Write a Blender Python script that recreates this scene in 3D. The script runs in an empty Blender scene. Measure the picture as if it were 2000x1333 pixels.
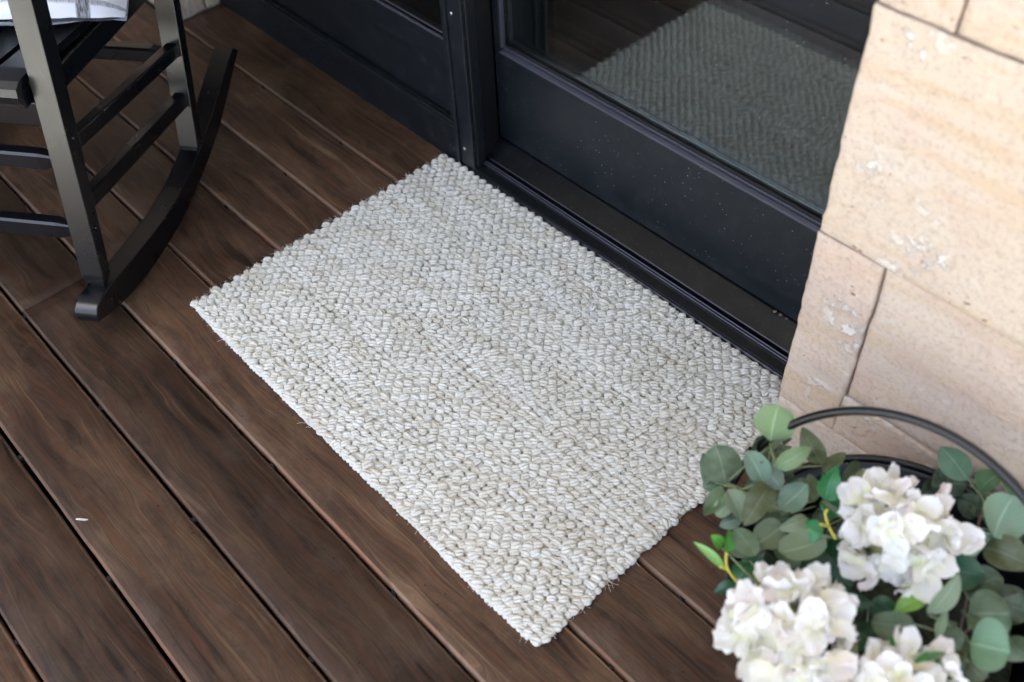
import bpy, bmesh, math, random
import numpy as np
from mathutils import Vector, Matrix, noise, Quaternion
random.seed(7); rng = np.random.default_rng(7)
R_ = math.radians
scene = bpy.context.scene
COL = scene.collection

# ------------------------------------------------------------------ camera
CAM = np.array([1.3488560265406826, -1.0330716871734005, 1.2723697170572725])
CR = np.array([[0.6772662774644425, 0.7343804063295246, -0.04467446931681843],
               [0.5259215778655241, -0.5256937485780837, -0.6686199044609429],
               [-0.51450644635893, 0.4293384463394878, -0.7422611502361556]])
FPX = 1981.4773
cd = bpy.data.cameras.new('camera'); cam = bpy.data.objects.new('camera', cd); COL.objects.link(cam)
cd.sensor_width = 36; cd.lens = FPX * 36 / 2000; cd.clip_start = .05; cd.clip_end = 2000
m = Matrix.Identity(4)
for i in range(3):
    m[i][0] = CR[0][i]; m[i][1] = -CR[1][i]; m[i][2] = -CR[2][i]; m[i][3] = CAM[i]
cam.matrix_world = m
cd.dof.use_dof = True; cd.dof.focus_distance = 1.63; cd.dof.aperture_fstop = 3.2
scene.camera = cam

# ------------------------------------------------------------------ sky, sun, exposure
SUN_DIR = Vector((-.55, -.83, 0)).normalized() * math.cos(R_(78)) + Vector((0, 0, math.sin(R_(78))))
w = bpy.data.worlds.new('World'); scene.world = w; w.use_nodes = True
wn = w.node_tree.nodes; wl = w.node_tree.links
bg = wn['Background']; sky = wn.new('ShaderNodeTexSky'); sky.sky_type = 'NISHITA'; sky.sun_disc = False
sky.sun_elevation = R_(78); sky.sun_rotation = math.atan2(SUN_DIR.x, SUN_DIR.y); sky.air_density = 1.0; sky.dust_density = 4.2; sky.ozone_density = 1.0
wl.new(sky.outputs[0], bg.inputs[0]); bg.inputs[1].default_value = .15
sd = bpy.data.lights.new('sun', 'SUN'); so = bpy.data.objects.new('sun', sd); COL.objects.link(so)
sd.energy = 5.0; sd.angle = R_(.53); sd.color = (1, .975, .94)
so.rotation_euler = SUN_DIR.to_track_quat('Z', 'Y').to_euler()
vs = scene.view_settings; vs.view_transform = 'Standard'; vs.look = 'None'; vs.gamma = 1; vs.exposure = 2.3; vs.use_curve_mapping = False
scene.render.engine = 'CYCLES'

# ------------------------------------------------------------------ helpers
def ray(px, py):
    return CR.T @ np.array([(px - 1000) / FPX, (py - 666.5) / FPX, 1.])
def at(px, py, z):                       # photo pixel -> point at height z
    d = ray(px, py); return Vector(CAM + d * ((z - CAM[2]) / d[2]))
def lin(r, g, b, k=1.0):
    f = lambda c: (c / 255 / 12.92 if c / 255 <= .04045 else ((c / 255 + .055) / 1.055) ** 2.4) * k
    return (f(r), f(g), f(b), 1)
def tag(o, label=None, cat=None, group=None, kind=None):
    if label: o['label'] = label
    if cat: o['category'] = cat
    if group: o['group'] = group
    if kind: o['kind'] = kind
    return o
def empty(name, loc=(0, 0, 0), **k):
    o = bpy.data.objects.new(name, None); o.location = loc; o.empty_display_size = .05; COL.objects.link(o); return tag(o, **k)
def link(name, me, mat, parent=None, smooth=False):
    o = bpy.data.objects.new(name, me); COL.objects.link(o)
    if mat is not None and len(me.materials) == 0: me.materials.append(mat)
    if smooth: me.polygons.foreach_set('use_smooth', [True] * len(me.polygons))
    if parent is not None:
        o.parent = parent; o.matrix_parent_inverse = Matrix.Translation(-parent.location)
    return o
def pyd(name, v, f): 
    me = bpy.data.meshes.new(name); me.from_pydata([tuple(p) for p in v], [], f); me.update(); return me
def fixn(me):
    bm = bmesh.new(); bm.from_mesh(me); bmesh.ops.recalc_face_normals(bm, faces=bm.faces); bm.to_mesh(me); bm.free(); return me
def box(name, x0, x1, y0, y1, z0, z1, mat, parent=None, bev=.001, seg=2):
    bm = bmesh.new(); bmesh.ops.create_cube(bm, size=1)
    for v in bm.verts:
        v.co = ((x0 + x1) / 2 + v.co.x * (x1 - x0), (y0 + y1) / 2 + v.co.y * (y1 - y0), (z0 + z1) / 2 + v.co.z * (z1 - z0))
    if bev: bmesh.ops.bevel(bm, geom=bm.edges[:], offset=bev, segments=seg, affect='EDGES', profile=.5)
    me = bpy.data.meshes.new(name); bm.to_mesh(me); bm.free(); return link(name, me, mat, parent)
def hexa(name, c8, mat, parent=None, bev=.003, seg=2):
    """bevelled hexahedron: c8 = bottom 4 (ccw) + top 4"""
    bm = bmesh.new(); vs_ = [bm.verts.new(p) for p in c8]
    for f in ((3, 2, 1, 0), (4, 5, 6, 7), (0, 1, 5, 4), (1, 2, 6, 5), (2, 3, 7, 6), (3, 0, 4, 7)): bm.faces.new([vs_[i] for i in f])
    bmesh.ops.recalc_face_normals(bm, faces=bm.faces)
    if bev: bmesh.ops.bevel(bm, geom=bm.edges[:], offset=bev, segments=seg, affect='EDGES', profile=.5)
    me = bpy.data.meshes.new(name); bm.to_mesh(me); bm.free(); return link(name, me, mat, parent)
def extrude_profile(name, prof, x0, x1, mat, parent=None, bev=.0008):
    """closed (y,z) profile swept along X"""
    n = len(prof); bm = bmesh.new()
    a = [bm.verts.new((x0, y, z)) for y, z in prof]; b = [bm.verts.new((x1, y, z)) for y, z in prof]
    for i in range(n): bm.faces.new((a[i], a[(i + 1) % n], b[(i + 1) % n], b[i]))
    bm.faces.new(a[::-1]); bm.faces.new(b); bmesh.ops.recalc_face_normals(bm, faces=bm.faces)
    if bev: bmesh.ops.bevel(bm, geom=[e for e in bm.edges], offset=bev, segments=2, affect='EDGES', profile=.5, clamp_overlap=True)
    me = bpy.data.meshes.new(name); bm.to_mesh(me); bm.free(); return link(name, me, mat, parent)
def tube_vf(pts, rad, n=6, off=0):
    pts = [Vector(p) for p in pts]; v = []; f = []; ref = None
    for i, p in enumerate(pts):
        d = (pts[min(i + 1, len(pts) - 1)] - pts[max(i - 1, 0)]).normalized()
        if ref is None: ref = d.orthogonal().normalized()
        ref = (ref - d * ref.dot(d)).normalized(); s = d.cross(ref)
        r = rad[i] if isinstance(rad, (list, tuple)) else rad
        for k in range(n):
            a = 2 * math.pi * k / n; v.append(p + (ref * math.cos(a) + s * math.sin(a)) * r)
    for i in range(len(pts) - 1):
        for k in range(n):
            f.append((off + i * n + k, off + i * n + (k + 1) % n, off + (i + 1) * n + (k + 1) % n, off + (i + 1) * n + k))
    f.append(tuple(off + k for k in range(n))[::-1]); f.append(tuple(off + (len(pts) - 1) * n + k for k in range(n)))
    return v, f
def tube(name, pts, rad, mat, parent=None, n=8):
    v, f = tube_vf(pts, rad, n); return link(name, pyd(name, v, f), mat, parent, True)
def smooth_path(pts, k=6):
    pts = [Vector(p) for p in pts]; out = []
    for i in range(len(pts) - 1):
        p0 = pts[max(i - 1, 0)]; p1 = pts[i]; p2 = pts[i + 1]; p3 = pts[min(i + 2, len(pts) - 1)]
        for j in range(k):
            t = j / k; out.append(.5 * ((2 * p1) + (-p0 + p2) * t + (2 * p0 - 5 * p1 + 4 * p2 - p3) * t * t + (-p0 + 3 * p1 - 3 * p2 + p3) * t ** 3))
    out.append(pts[-1]); return out

# ------------------------------------------------------------------ materials
class NT:
    def __init__(s, name):
        s.mat = bpy.data.materials.new(name); s.mat.use_nodes = True; s.n = s.mat.node_tree.nodes; s.l = s.mat.node_tree.links
        s.b = s.n['Principled BSDF']; s.out = s.n['Material Output']
    def node(s, t, **k):
        nd = s.n.new(t)
        for a, b in k.items(): setattr(nd, a, b)
        return nd
    def lk(s, a, b): s.l.new(a, b)
    def val(s, sock, v):
        if hasattr(v, 'links') or isinstance(v, bpy.types.NodeSocket): s.lk(v, sock)
        else: sock.default_value = v
    def coord(s, kind='Object'):
        return s.node('ShaderNodeTexCoord').outputs[kind]
    def pos(s): return s.node('ShaderNodeNewGeometry').outputs['Position']
    def rand(s): return s.node('ShaderNodeObjectInfo').outputs['Random']
    def mapping(s, v, scale=(1, 1, 1), rot=(0, 0, 0), loc=(0, 0, 0)):
        nd = s.node('ShaderNodeMapping'); s.lk(v, nd.inputs[0]); nd.inputs['Scale'].default_value = scale; nd.inputs['Rotation'].default_value = rot; s.val(nd.inputs['Location'], loc); return nd.outputs[0]
    def noise(s, v, scale, detail=4, rough=.55, dist=0):
        nd = s.node('ShaderNodeTexNoise'); s.lk(v, nd.inputs['Vector']); nd.inputs['Scale'].default_value = scale; nd.inputs['Detail'].default_value = detail; nd.inputs['Roughness'].default_value = rough; nd.inputs['Distortion'].default_value = dist; return nd.outputs[0]
    def voro(s, v, scale, out='Distance', feat='F1'):
        nd = s.node('ShaderNodeTexVoronoi', feature=feat); s.lk(v, nd.inputs['Vector']); nd.inputs['Scale'].default_value = scale; return nd.outputs[out]
    def ramp(s, f, stops):
        nd = s.node('ShaderNodeValToRGB'); s.lk(f, nd.inputs[0]); cr = nd.color_ramp
        while len(cr.elements) < len(stops): cr.elements.new(.5)
        for e, (p, c) in zip(cr.elements, stops): e.position = p; e.color = c if not isinstance(c, (int, float)) else (c, c, c, 1)
        return nd.outputs[0]
    def mix(s, f, a, b, mode='MIX'):
        nd = s.node('ShaderNodeMix', data_type='RGBA', blend_type=mode); s.val(nd.inputs[0], f); s.val(nd.inputs[6], a); s.val(nd.inputs[7], b); return nd.outputs[2]
    def math(s, op, a, b=0., clamp=False):
        nd = s.node('ShaderNodeMath', operation=op, use_clamp=clamp); s.val(nd.inputs[0], a); s.val(nd.inputs[1], b); return nd.outputs[0]
    def bump(s, h, dist, strength=1, prev=None):
        nd = s.node('ShaderNodeBump'); s.lk(h, nd.inputs['Height']); nd.inputs['Distance'].default_value = dist; nd.inputs['Strength'].default_value = strength
        if prev is not None: s.lk(prev, nd.inputs['Normal'])
        return nd.outputs[0]
    def done(s, col=None, rough=None, normal=None, **k):
        if col is not None: s.val(s.b.inputs['Base Color'], col)
        if rough is not None: s.val(s.b.inputs['Roughness'], rough)
        if normal is not None: s.lk(normal, s.b.inputs['Normal'])
        for a, v in k.items(): s.val(s.b.inputs[a.replace('_', ' ')], v)
        return s.mat

def wood_mat(name, dark, mid, tan, rough=.5):
    t = NT(name); c = t.coord(); r = t.rand()
    cmb = t.node('ShaderNodeCombineXYZ'); t.lk(t.math('MULTIPLY', r, 37.), cmb.inputs[0]); t.lk(t.math('MULTIPLY', r, 91.), cmb.inputs[1])
    v = t.node('ShaderNodeVectorMath', operation='ADD'); t.lk(c, v.inputs[0]); t.lk(cmb.outputs[0], v.inputs[1]); v = v.outputs[0]
    warp = t.noise(t.mapping(v, (1.2, 6, 1)), 1.6, 3)
    wv = t.node('ShaderNodeVectorMath', operation='ADD'); t.lk(v, wv.inputs[0])
    wc = t.node('ShaderNodeCombineXYZ'); t.lk(t.math('MULTIPLY', t.math('SUBTRACT', warp, .5), .10), wc.inputs[1]); t.lk(wc.outputs[0], wv.inputs[1])
    grain = t.noise(t.mapping(wv.outputs[0], (1.1, 26, 1)), 2.2, 5, .6)
    fine = t.noise(t.mapping(wv.outputs[0], (4, 190, 1)), 2., 5, .7)
    blotch = t.noise(t.mapping(v, (3.2, 8, 1)), 1.3, 7, .68)
    col = t.ramp(grain, [(.34, dark), (.47, mid), (.56, mid), (.68, tan)])
    col = t.mix(t.ramp(blotch, [(.46, 0.), (.62, .65)]), col, tan)
    dk = t.noise(t.mapping(v, (5, 9, 1), loc=(3.3, 1.7, 0)), 1.9, 5, .62)
    col = t.mix(t.ramp(dk, [(.52, 0.), (.70, .42)]), col, dark)
    col = t.mix(t.ramp(fine, [(.44, 0.), (.62, .55)]), col, dark)
    # thin reddish grain lines
    wave = t.node('ShaderNodeTexWave', wave_type='BANDS', bands_direction='Y'); t.lk(t.mapping(wv.outputs[0], (.35, 8, 1)), wave.inputs[0]); wave.inputs['Scale'].default_value = 1.3; wave.inputs['Distortion'].default_value = 5; wave.inputs['Detail'].default_value = 2; wave.inputs['Detail Scale'].default_value = .7
    col = t.mix(t.ramp(wave.outputs[1], [(.88, 0.), (.98, .55)]), col, (mid[0] * 1.35, mid[1] * 1.02, mid[2] * .85, 1))
    # grey wear and dust
    dust = t.noise(t.mapping(v, (4, 5, 1), loc=(7.1, 2.2, 0)), 2.4, 7, .7)
    col = t.mix(t.ramp(dust, [(.54, 0.), (.74, .26)]), col, (.16, .125, .10, 1))
    sc = t.noise(t.mapping(v, (3, 60, 1), rot=(0, 0, .35)), 6, 3, .5)
    col = t.mix(t.ramp(sc, [(.72, 0.), (.80, .22)]), col, (.20, .15, .12, 1))
    spk = t.voro(t.mapping(v, (1, 1, 1)), 34); 
    col = t.mix(t.ramp(spk, [(.035, .8), (.075, 0.)]), col, (.012, .008, .007, 1))
    hv = t.math('ADD', t.math('MULTIPLY', r, .95), .62)
    hs = t.node('ShaderNodeHueSaturation'); t.lk(col, hs.inputs['Color']); t.lk(hv, hs.inputs['Value'])
    bsum = t.math('ADD', t.math('MULTIPLY', fine, .5), t.math('MULTIPLY', grain, .5))
    ro = t.ramp(blotch, [(.3, rough - .06), (.7, rough + .14)])
    return t.done(hs.outputs[0], ro, t.bump(bsum, .0009, .6), Specular_IOR_Level=.24)
M = {}
M['deck'] = wood_mat('deck_wood', (.017, .0096, .0064, 1), (.058, .0325, .0195, 1), (.130, .078, .043, 1), .42)
M['deck_edge'] = wood_mat('deck_wood_worn_edge', (.07, .042, .028, 1), (.14, .085, .055, 1), (.20, .13, .085, 1), .6)
t = NT('grey_soffit'); M['soffit'] = t.done((.27, .255, .235, 1), .6)

def painted(name, col, rough, dust=.0, coat=0., bumpy=.0):
    t = NT(name); p = t.pos(); n1 = t.noise(p, 14, 5, .6)
    c = t.mix(t.ramp(n1, [(.35, 0.), (.75, .5)]), col, tuple(x * 1.7 for x in col[:3]) + (1,))
    if dust:
        msk = t.ramp(t.noise(p, 6, 3), [(.38, 0.), (.55, 1.)])
        d = t.ramp(t.voro(p, 130), [(.09, 1.), (.17, 0.)]); pick = t.ramp(t.voro(p, 130, 'Color'), [(.66, 0.), (.70, .8)])
        c = t.mix(t.math('MULTIPLY', t.math('MULTIPLY', d, pick), t.math('MULTIPLY', msk, dust)), c, (.42, .44, .45, 1))
        c = t.mix(t.ramp(t.noise(p, 30, 6, .7), [(.5, 0.), (.8, .05)]), c, (.3, .3, .3, 1))
    ro = t.ramp(t.noise(p, 22, 4), [(.3, rough - .02), (.7, rough + .05)])
    nb = t.bump(t.noise(p, 260, 3), .0003, bumpy) if bumpy else None
    return t.done(c, ro, nb, Coat_Weight=coat, Coat_Roughness=.2)
M['frame'] = painted('black_powder_coat', (.0065, .0088, .0118, 1), .33, dust=.8)
M['sill'] = painted('black_sill_metal', (.0030, .0038, .0048, 1), .30, dust=.3)
M['chair'] = painted('black_chair_paint', (.0026, .0030, .0042, 1), .28, coat=.12)
M['bucket'] = painted('black_metal', (.0045, .005, .006, 1), .30, bumpy=.15)
M['dark'] = painted('dark_void', (.004, .004, .004, 1), .9)
M['seal'] = painted('rubber_seal', (.004, .004, .0045, 1), .6)
t = NT('steel_screw'); M['screw'] = t.done((.6, .6, .62, 1), .35, Metallic=1.)
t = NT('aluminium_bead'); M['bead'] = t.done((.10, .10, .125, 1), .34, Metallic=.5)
t = NT('aluminium'); M['alu'] = t.done((.22, .26, .27, 1), .3, Metallic=1.)

t = NT('window_glass'); p = t.pos()
sp = t.math('MULTIPLY', t.ramp(t.voro(p, 95), [(.04, 1.), (.10, 0.)]), t.ramp(t.voro(p, 95, 'Color'), [(.70, 0.), (.74, .6)]))
dif = t.node('ShaderNodeBsdfDiffuse'); dif.inputs[0].default_value = (.55, .58, .58, 1)
mx = t.node('ShaderNodeMixShader'); film = t.math('ADD', t.math('MULTIPLY', sp, .8), t.ramp(t.noise(p, 9, 5, .65), [(.35, .000), (.8, .008)]), True)
t.lk(film, mx.inputs[0]); t.done((.72, .80, .80, 1), .0, Transmission_Weight=1., IOR=1.75)
t.lk(t.b.outputs[0], mx.inputs[1]); t.lk(dif.outputs[0], mx.inputs[2]); t.lk(mx.outputs[0], t.out.inputs[0]); M['glass'] = t.mat

def stone_mat():
    t = NT('cream_sandstone'); c = t.coord(); r = t.rand()
    cmb = t.node('ShaderNodeCombineXYZ'); t.lk(t.math('MULTIPLY', r, 17.), cmb.inputs[0]); t.lk(t.math('MULTIPLY', r, 53.), cmb.inputs[2])
    v = t.node('ShaderNodeVectorMath', operation='ADD'); t.lk(c, v.inputs[0]); t.lk(cmb.outputs[0], v.inputs[1]); v = v.outputs[0]
    base = t.ramp(r, [(.0, (.59, .485, .395, 1)), (.35, (.61, .485, .395, 1)), (.6, (.58, .475, .365, 1)), (1., (.60, .49, .39, 1))])
    warp = t.noise(v, 5, 4)
    wv = t.node('ShaderNodeVectorMath', operation='ADD'); t.lk(v, wv.inputs[0]); wc = t.node('ShaderNodeCombineXYZ'); t.lk(t.math('MULTIPLY', warp, .07), wc.inputs[2]); t.lk(wc.outputs[0], wv.inputs[1])
    band = t.noise(t.mapping(wv.outputs[0], (1.6, 4, 17), rot=(0, R_(30), 0)), 2.4, 5, .55)
    col = t.mix(t.ramp(band, [(.46, 0.), (.60, .70)]), base, (.56, .41, .275, 1))
    col = t.mix(t.ramp(t.noise(t.mapping(wv.outputs[0], (2, 4, 14), rot=(0, R_(30), 0), loc=(4, 4, 4)), 2.0, 4), [(.52, 0.), (.72, .6)]), col, (.60, .535, .46, 1))
    pk = t.noise(v, 9, 5, .6); col = t.mix(t.ramp(pk, [(.48, 0.), (.66, .5)]), col, (.55, .40, .33, 1))
    gr = t.noise(v, 150, 6, .75); col = t.mix(t.ramp(gr, [(.48, 0.), (.66, .55)]), col, (.36, .255, .19, 1))
    rust = t.math('MULTIPLY', t.ramp(t.noise(t.mapping(v, (1, 1, 1.6)), 75, 2, .5), [(.71, 0.), (.76, 1.)]), t.ramp(t.noise(v, 7, 3), [(.46, 0.), (.58, .9)]))
    col = t.mix(rust, col, (.30, .12, .045, 1))
    wm = t.ramp(t.noise(v, 5.5, 2, .5), [(.54, 0.), (.61, 1.)]); wp = t.ramp(t.noise(v, 42, 6, .65), [(.52, 0.), (.59, 1.)])
    white = t.math('MULTIPLY', wm, wp); col = t.mix(t.math('MULTIPLY', white, .7), col, (.74, .71, .66, 1))
    h = t.math('ADD', t.math('MULTIPLY', gr, .35), t.math('ADD', t.math('MULTIPLY', band, .6), t.math('MULTIPLY', white, .35)))
    h2 = t.math('SUBTRACT', h, t.math('MULTIPLY', rust, .6))
    return t.done(col, .82, t.bump(h2, .006, .85), Specular_IOR_Level=.25)
M['stone'] = stone_mat()
t = NT('pale_mortar'); p = t.pos(); M['mortar'] = t.done(t.ramp(t.noise(p, 60, 5), [(.3, (.20, .165, .13, 1)), (.7, (.42, .36, .29, 1))]), .95, t.bump(t.noise(p, 120, 5), .003, .8))

def yarn_mat(name, a, b, c):
    t = NT(name); p = t.pos()
    v = t.mapping(p, (110, 620, 400), rot=(0, 0, R_(-42)))
    fib = t.noise(v, 1., 5, .65); tone = t.noise(p, 55, 3, .5); big = t.noise(t.mapping(p, (5, 16, 1)), 1.6, 3)
    col = t.mix(t.ramp(tone, [(.35, 0.), (.68, 1.)]), a, b)
    col = t.mix(t.ramp(big, [(.44, 0.), (.66, .55)]), col, c)
    col = t.mix(t.ramp(fib, [(.50, 0.), (.78, .34)]), col, (c[0] * .62, c[1] * .56, c[2] * .46, 1))
    spk = t.math('MULTIPLY', t.ramp(t.noise(p, 160, 2), [(.66, 0.), (.73, 1.)]), t.ramp(t.noise(p, 17, 2), [(.50, 0.), (.60, .8)]))
    col = t.mix(spk, col, (.30, .20, .09, 1))
    return t.done(col, .72, t.bump(fib, .0016, .9), Specular_IOR_Level=.3, Sheen_Weight=.15)
M['yarn'] = yarn_mat('bleached_jute_yarn', (.64, .62, .535, 1), (.72, .705, .635, 1), (.55, .505, .395, 1))
M['yarn_back'] = yarn_mat('jute_ground_weave', (.36, .30, .205, 1), (.44, .37, .265, 1), (.32, .255, .165, 1))
t = NT('jute_fibre'); M['fibre'] = t.done((.72, .67, .57, 1), .6)

def leaf_mat(name, rough, spec, trans, rib_gain):
    t = NT(name); oc = t.node('ShaderNodeObjectInfo').outputs['Color']; uv = t.coord('UV')
    sx = t.node('ShaderNodeSeparateXYZ'); t.lk(uv, sx.inputs[0])
    ctr = t.math('ABSOLUTE', t.math('SUBTRACT', sx.outputs[1], .5))
    rib = t.ramp(ctr, [(.012, 1.), (.035, 0.)])
    wv = t.node('ShaderNodeTexWave', wave_type='BANDS', bands_direction='X'); 
    vv = t.node('ShaderNodeCombineXYZ'); t.lk(t.math('SUBTRACT', sx.outputs[0], t.math('MULTIPLY', ctr, .9)), vv.inputs[0]); t.lk(vv.outputs[0], wv.inputs[0]); wv.inputs['Scale'].default_value = 2.6; wv.inputs['Distortion'].default_value = .6
    ven = t.ramp(wv.outputs[1], [(.88, 0.), (1., .5)])
    p = t.pos(); nz = t.noise(p, 60, 5, .6)
    c = t.mix(t.ramp(nz, [(.35, 0.), (.7, .45)]), oc, (.20, .25, .19, 1), 'MIX') if rough > .5 else oc
    lt = t.node('ShaderNodeHueSaturation'); t.lk(c, lt.inputs['Color']); lt.inputs['Value'].default_value = rib_gain; lt.inputs['Saturation'].default_value = .85
    c2 = t.mix(t.math('MAXIMUM', rib, t.math('MULTIPLY', ven, .35)), c, lt.outputs[0])
    t.done(c2, rough, t.bump(t.math('ADD', t.math('MULTIPLY', rib, -1.), t.math('MULTIPLY', nz, .3)), .001, .5), Specular_IOR_Level=spec)
    tr = t.node('ShaderNodeBsdfTranslucent'); t.lk(c2, tr.inputs[0]); mx = t.node('ShaderNodeMixShader'); mx.inputs[0].default_value = trans
    t.lk(t.b.outputs[0], mx.inputs[1]); t.lk(tr.outputs[0], mx.inputs[2]); t.lk(mx.outputs[0], t.out.inputs[0]); return t.mat
M['euc'] = leaf_mat('eucalyptus_leaf', .62, .3, .12, 1.55)
M['green'] = leaf_mat('hydrangea_leaf', .38, .5, .2, 1.6)
t = NT('petal'); uv = t.coord('UV'); sx = t.node('ShaderNodeSeparateXYZ'); t.lk(uv, sx.inputs[0]); r = t.rand()
tip = t.ramp(r, [(.0, (.92, .91, .89, 1)), (.35, (.92, .895, .875, 1)), (.6, (.91, .84, .82, 1)), (.75, (.91, .90, .84, 1)), (1., (.92, .915, .905, 1))])
bs = t.ramp(t.math('FRACT', t.math('MULTIPLY', r, 7.3)), [(.0, (.84, .84, .62, 1)), (.5, (.88, .85, .72, 1)), (1., (.80, .83, .54, 1))])
pc = t.mix(t.ramp(sx.outputs[0], [(.10, 0.), (.62, 1.)]), bs, tip)
vn = t.noise(t.mapping(uv, (1.5, 26, 1)), 1.5, 3)
t.done(pc, .55, t.bump(vn, .0006, .5), Specular_IOR_Level=.25)
tr = t.node('ShaderNodeBsdfTranslucent'); t.lk(pc, tr.inputs[0]); mx = t.node('ShaderNodeMixShader'); mx.inputs[0].default_value = .35
t.lk(t.b.outputs[0], mx.inputs[1]); t.lk(tr.outputs[0], mx.inputs[2]); t.lk(mx.outputs[0], t.out.inputs[0]); M['petal'] = t.mat
t = NT('flower_core'); M['core'] = t.done((.38, .40, .20, 1), .7)
t = NT('stem_green'); M['stem'] = t.done((.16, .20, .10, 1), .5)
t = NT('stem_yellow'); M['ystem'] = t.done((.52, .47, .07, 1), .45)
t = NT('stem_red'); M['rstem'] = t.done((.14, .075, .06, 1), .5)
t = NT('moss_foam'); p = t.pos(); M['foam'] = t.done(t.ramp(t.noise(p, 90, 5), [(.3, (.012, .016, .010, 1)), (.7, (.04, .05, .025, 1))]), .95, t.bump(t.noise(p, 140, 4), .006, 1))

t = NT('checked_linen'); uv = t.coord('UV'); sx = t.node('ShaderNodeSeparateXYZ'); t.lk(uv, sx.inputs[0])
def stripe(s, f, o, w_):
    a = t.math('ABSOLUTE', t.math('SUBTRACT', t.math('FRACT', t.math('ADD', t.math('MULTIPLY', s, f), o)), .5)); return t.ramp(a, [(w_, 1.), (w_ + .02, 0.)])
st = t.math('MAXIMUM', stripe(sx.outputs[1], 3.2, .12, .055), t.math('MULTIPLY', stripe(sx.outputs[0], 3.2, .36, .022), .7), True)
th = t.noise(t.mapping(uv, (260, 40, 1)), 1., 3); th2 = t.noise(t.mapping(uv, (40, 260, 1)), 1., 3)
lc = t.mix(t.math('MULTIPLY', st, t.ramp(th2, [(.35, .55), (.6, 1.)])), (.60, .62, .68, 1), (.035, .036, .042, 1))
M['linen'] = t.done(lc, .85, t.bump(t.math('ADD', th, th2), .0006, .6), Sheen_Weight=.2)
t = NT('pale_paving'); p = t.pos(); M['paving'] = t.done(t.ramp(t.noise(p, 3, 6), [(.3, (.64, .635, .53, 1)), (.7, (.76, .75, .64, 1))]), .9)
t = NT('crumb'); M['crumb'] = t.done((.20, .145, .10, 1), .9)
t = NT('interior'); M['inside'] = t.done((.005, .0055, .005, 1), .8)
t = NT('render_wall'); M['wall'] = t.done((.35, .31, .26, 1), .9)

# ------------------------------------------------------------------ setting: ground, deck, porch roof, house wall
me = pyd('ground', [(-300, -300, -.25), (300, -300, -.25), (300, 300, -.25), (-300, 300, -.25)], [(0, 1, 2, 3)])
tag(link('ground', me, M['paving']), kind='structure')
PITCH, G0, GAP = .14, -.7319, .0054
XW = -.87                                   # face of the far reveal
deck = empty('deck', (0, -.8, 0), label='dark brown timber boards of the porch deck', kind='structure')
def plank(x0, x1, y0, y1, seed, dz):
    """board with rounded, slightly worn long edges; material 1 = worn arris"""
    n = max(6, int((x1 - x0) / .03)); prof_r = .0042
    prof = [(y0, -.025), (y0, -prof_r), (y0 + prof_r * .3, -prof_r * .3), (y0 + prof_r, 0), (y0 + .035, .0002), ((y0 + y1) / 2, .0004), (y1 - .035, .0002), (y1 - prof_r, 0), (y1 - prof_r * .3, -prof_r * .3), (y1, -prof_r), (y1, -.025)]
    v = []; f = []; mi = []; k = len(prof); cx, cy = (x0 + x1) / 2, (y0 + y1) / 2
    for i in range(n + 1):
        x = x0 + (x1 - x0) * i / n
        for j, (y, z) in enumerate(prof):
            a = .0009 * noise.noise((x * 9, seed * 3.1 + (j > 5), 0)) + .0006 * noise.noise((x * 60, seed, j > 5))
            edge = 1 if j in (0, 1, 2, 3, 7, 8, 9, 10) else 0
            xx = x
            v.append((xx - cx, y + a * edge - cy, z + dz + .0006 * noise.noise((x * 4, j * .3, seed))))
    for i in range(n):
        for j in range(k - 1):
            f.append((i * k + j, i * k + j + 1, (i + 1) * k + j + 1, (i + 1) * k + j)); mi.append(1 if j in (0, 1, 2) or j in (7, 8, 9) else 0)
    f.append(tuple(range(k))); f.append(tuple(n * k + j for j in range(k))[::-1]); mi += [0, 0]
    me = pyd('plank', v, f); me.materials.append(M['deck']); me.materials.append(M['deck_edge']); me.polygons.foreach_set('material_index', mi); fixn(me)
    me.polygons.foreach_set('use_smooth', [True] * len(f))
    o = bpy.data.objects.new('plank', me); COL.objects.link(o); o.parent = deck; o.matrix_parent_inverse = Matrix.Translation(-deck.location); o.location = (cx, cy, 0); return o
kk = 0
for k in range(-14, 6):
    y0 = G0 + PITCH * (k - 1) + GAP / 2; y1 = G0 + PITCH * k - GAP / 2
    xa, xb = -3.2, 3.2
    joints = {0: [-.206], 1: [1.6], -1: [-1.1, 2.0], 2: [-.95], 3: [2.2], -2: [-1.5, 1.9], 4: [1.9], -3: [-.9], -4: [.6]}.get(k, [random.uniform(-2, 2)])
    if k == 5: y1 = -.012
    xs = [xa] + joints + [xb]
    for a, b in zip(xs[:-1], xs[1:]):
        if k >= 4 and a < -.9: a = max(a, XW + .004) if k == 5 else a
        if k == 5: b = .885
        if b - a < .05: continue
        plank(a + .0008, b - .0008, y0, y1, k * 7.7 + a, random.uniform(-.0008, .0008)); kk += 1
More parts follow.
